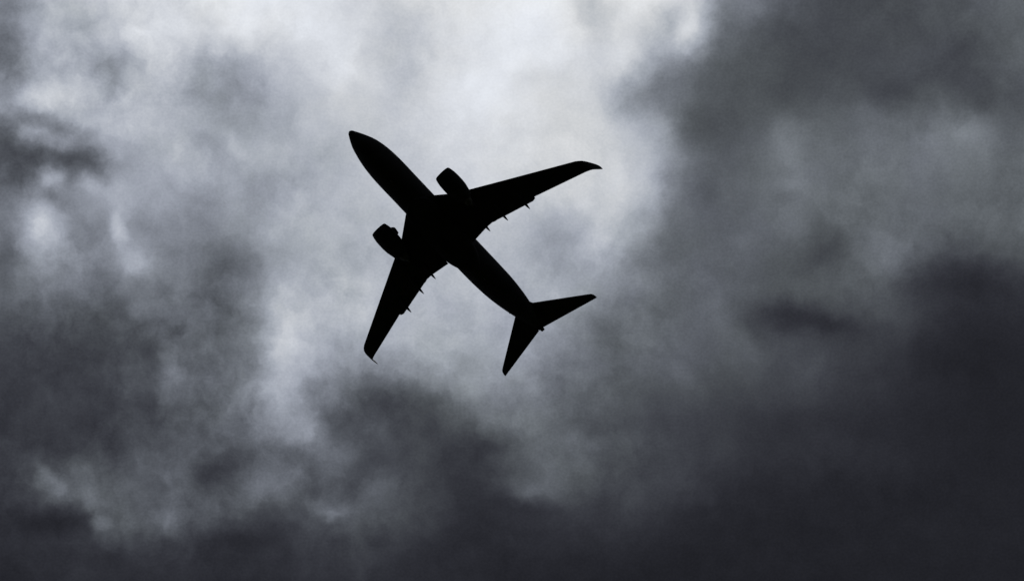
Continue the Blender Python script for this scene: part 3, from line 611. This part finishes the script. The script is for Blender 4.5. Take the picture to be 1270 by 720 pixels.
    loft(bm, [circ(10.86, 0.02, 24, 1), circ(10.9, 0.08, 24, 1), circ(11.05, 0.18, 24, 1), circ(11.3, 0.27, 24, 1)])
    build('spinner', bm, M_METAL, engine)
    bm = bmesh.new()
    loft(bm, [circ(13.2, 0.70, 32, 1), circ(14.0, 0.62, 32, 1), circ(14.7, 0.48, 32, 1), circ(14.95, 0.42, 32, 1), circ(14.94, 0.38, 32, 1), circ(14.5, 0.36, 32, 1)])
    build('exhaust_nozzle', bm, M_METAL, engine)
    bm = bmesh.new()
    loft(bm, [circ(14.4, 0.30, 24, 1), circ(14.9, 0.26, 24, 1), circ(15.3, 0.12, 24, 1), circ(15.5, 0.02, 24, 1)])
    build('exhaust_cone', bm, M_METAL, engine)
    bm = bmesh.new()                                # pylon between nacelle and wing
    loft(bm, [[(xa, side * (ey - 0.02) - 0.5 * w, z), (lerp(xa, xb, .3), side * ey - w, z), (lerp(xa, xb, .8), side * ey - w, z), (xb, side * ey, z), (lerp(xa, xb, .8), side * ey + w, z), (lerp(xa, xb, .3), side * ey + w, z), (xa, side * (ey - 0.02) + 0.5 * w, z)]
              for z, xa, xb, w in ((-1.75, 11.6, 15.8, 0.2), (-1.2, 11.9, 16.6, 0.22), (-1.0, 12.5, 16.6, 0.2), (-0.86, 13.4, 15.5, 0.1))])
    build('pylon', bm, M_NACELLE, engine)
    # strake on the inboard shoulder of the nacelle
    bm = bmesh.new()
    rings_ = []
    for th in (-0.012, 0.012):
        ang = math.radians(148)
        pts_ = []
        for x, r in ((11.1, 1.10), (11.42, 1.50), (11.62, 1.55), (12.25, 1.45), (12.35, 1.15)):
            y = -math.cos(ang) * r                  # towards the hull
            pts_.append((x, side * (ey - y), ez + math.sin(ang) * r + th))
        rings_.append(pts_)
    loft(bm, rings_)
    build('strake', bm, M_NACELLE, nac, smooth=False)

    # tailplane
    SLE = lambda y: 28.881 + 0.6695 * (y - 1.5)
    STE = lambda y: 32.028 + 0.2309 * (y - 1.5)
    sz = lambda y: 1.0 + 0.108 * (y - 1.5)
    bm = bmesh.new()
    loft(bm, [foil(side * y, sz(y), SLE(y) + dx, STE(y), tc, 0.0, f) for y, f, dx, tc in
              ((0.2, .7, 0, .1), (0.9, .7, 0, .1), (1.5, .7, 0, .1), (3, .7, 0, .1), (5, .7, 0, .095), (6.6, .7, 0, .09), (6.61, 1, 0, .09), (6.95, 1, .02, .09), (7.1, 1, .14, .08), (7.17, 1, .4, .05))])
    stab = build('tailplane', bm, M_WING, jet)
    bm = bmesh.new()
    loft(bm, [foil(side * y, sz(y), SLE(y), STE(y), .1, .64, 1.0) for y in (0.3, 1.5, 3, 5, 6.605)])
    build('elevator', bm, M_WING, stab)

# tail fin with dorsal fillet, and the rudder
FIN = [(1.5, 22.6, 30.9), (1.95, 23.4, 31.0), (2.3, 25.3, 31.1), (2.8, 26.6, 31.25), (3.4, 27.15, 31.4), (5.5, 29.4, 32.0), (8.3, 31.15, 32.85), (8.7, 31.5, 32.95), (8.85, 31.8, 32.95)]
bm = bmesh.new()
loft(bm, [foil(0, z, a, b, 0.09 if z > 2.5 else 0.06, 0, 0.74 if 2.35 < z < 8.2 else (0.74 if z < 2.35 else 1.0), vertical=True) for z, a, b in FIN])
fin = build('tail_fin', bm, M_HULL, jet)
bm = bmesh.new()
loft(bm, [foil(0, z, a, b, 0.09, 0.75, 1.0, vertical=True) for z, a, b in ((2.35, 25.0, 31.1), (3.4, 27.15, 31.4), (5.5, 29.4, 32.0), (8.25, 31.12, 32.83))])
build('rudder', bm, M_HULL, fin)
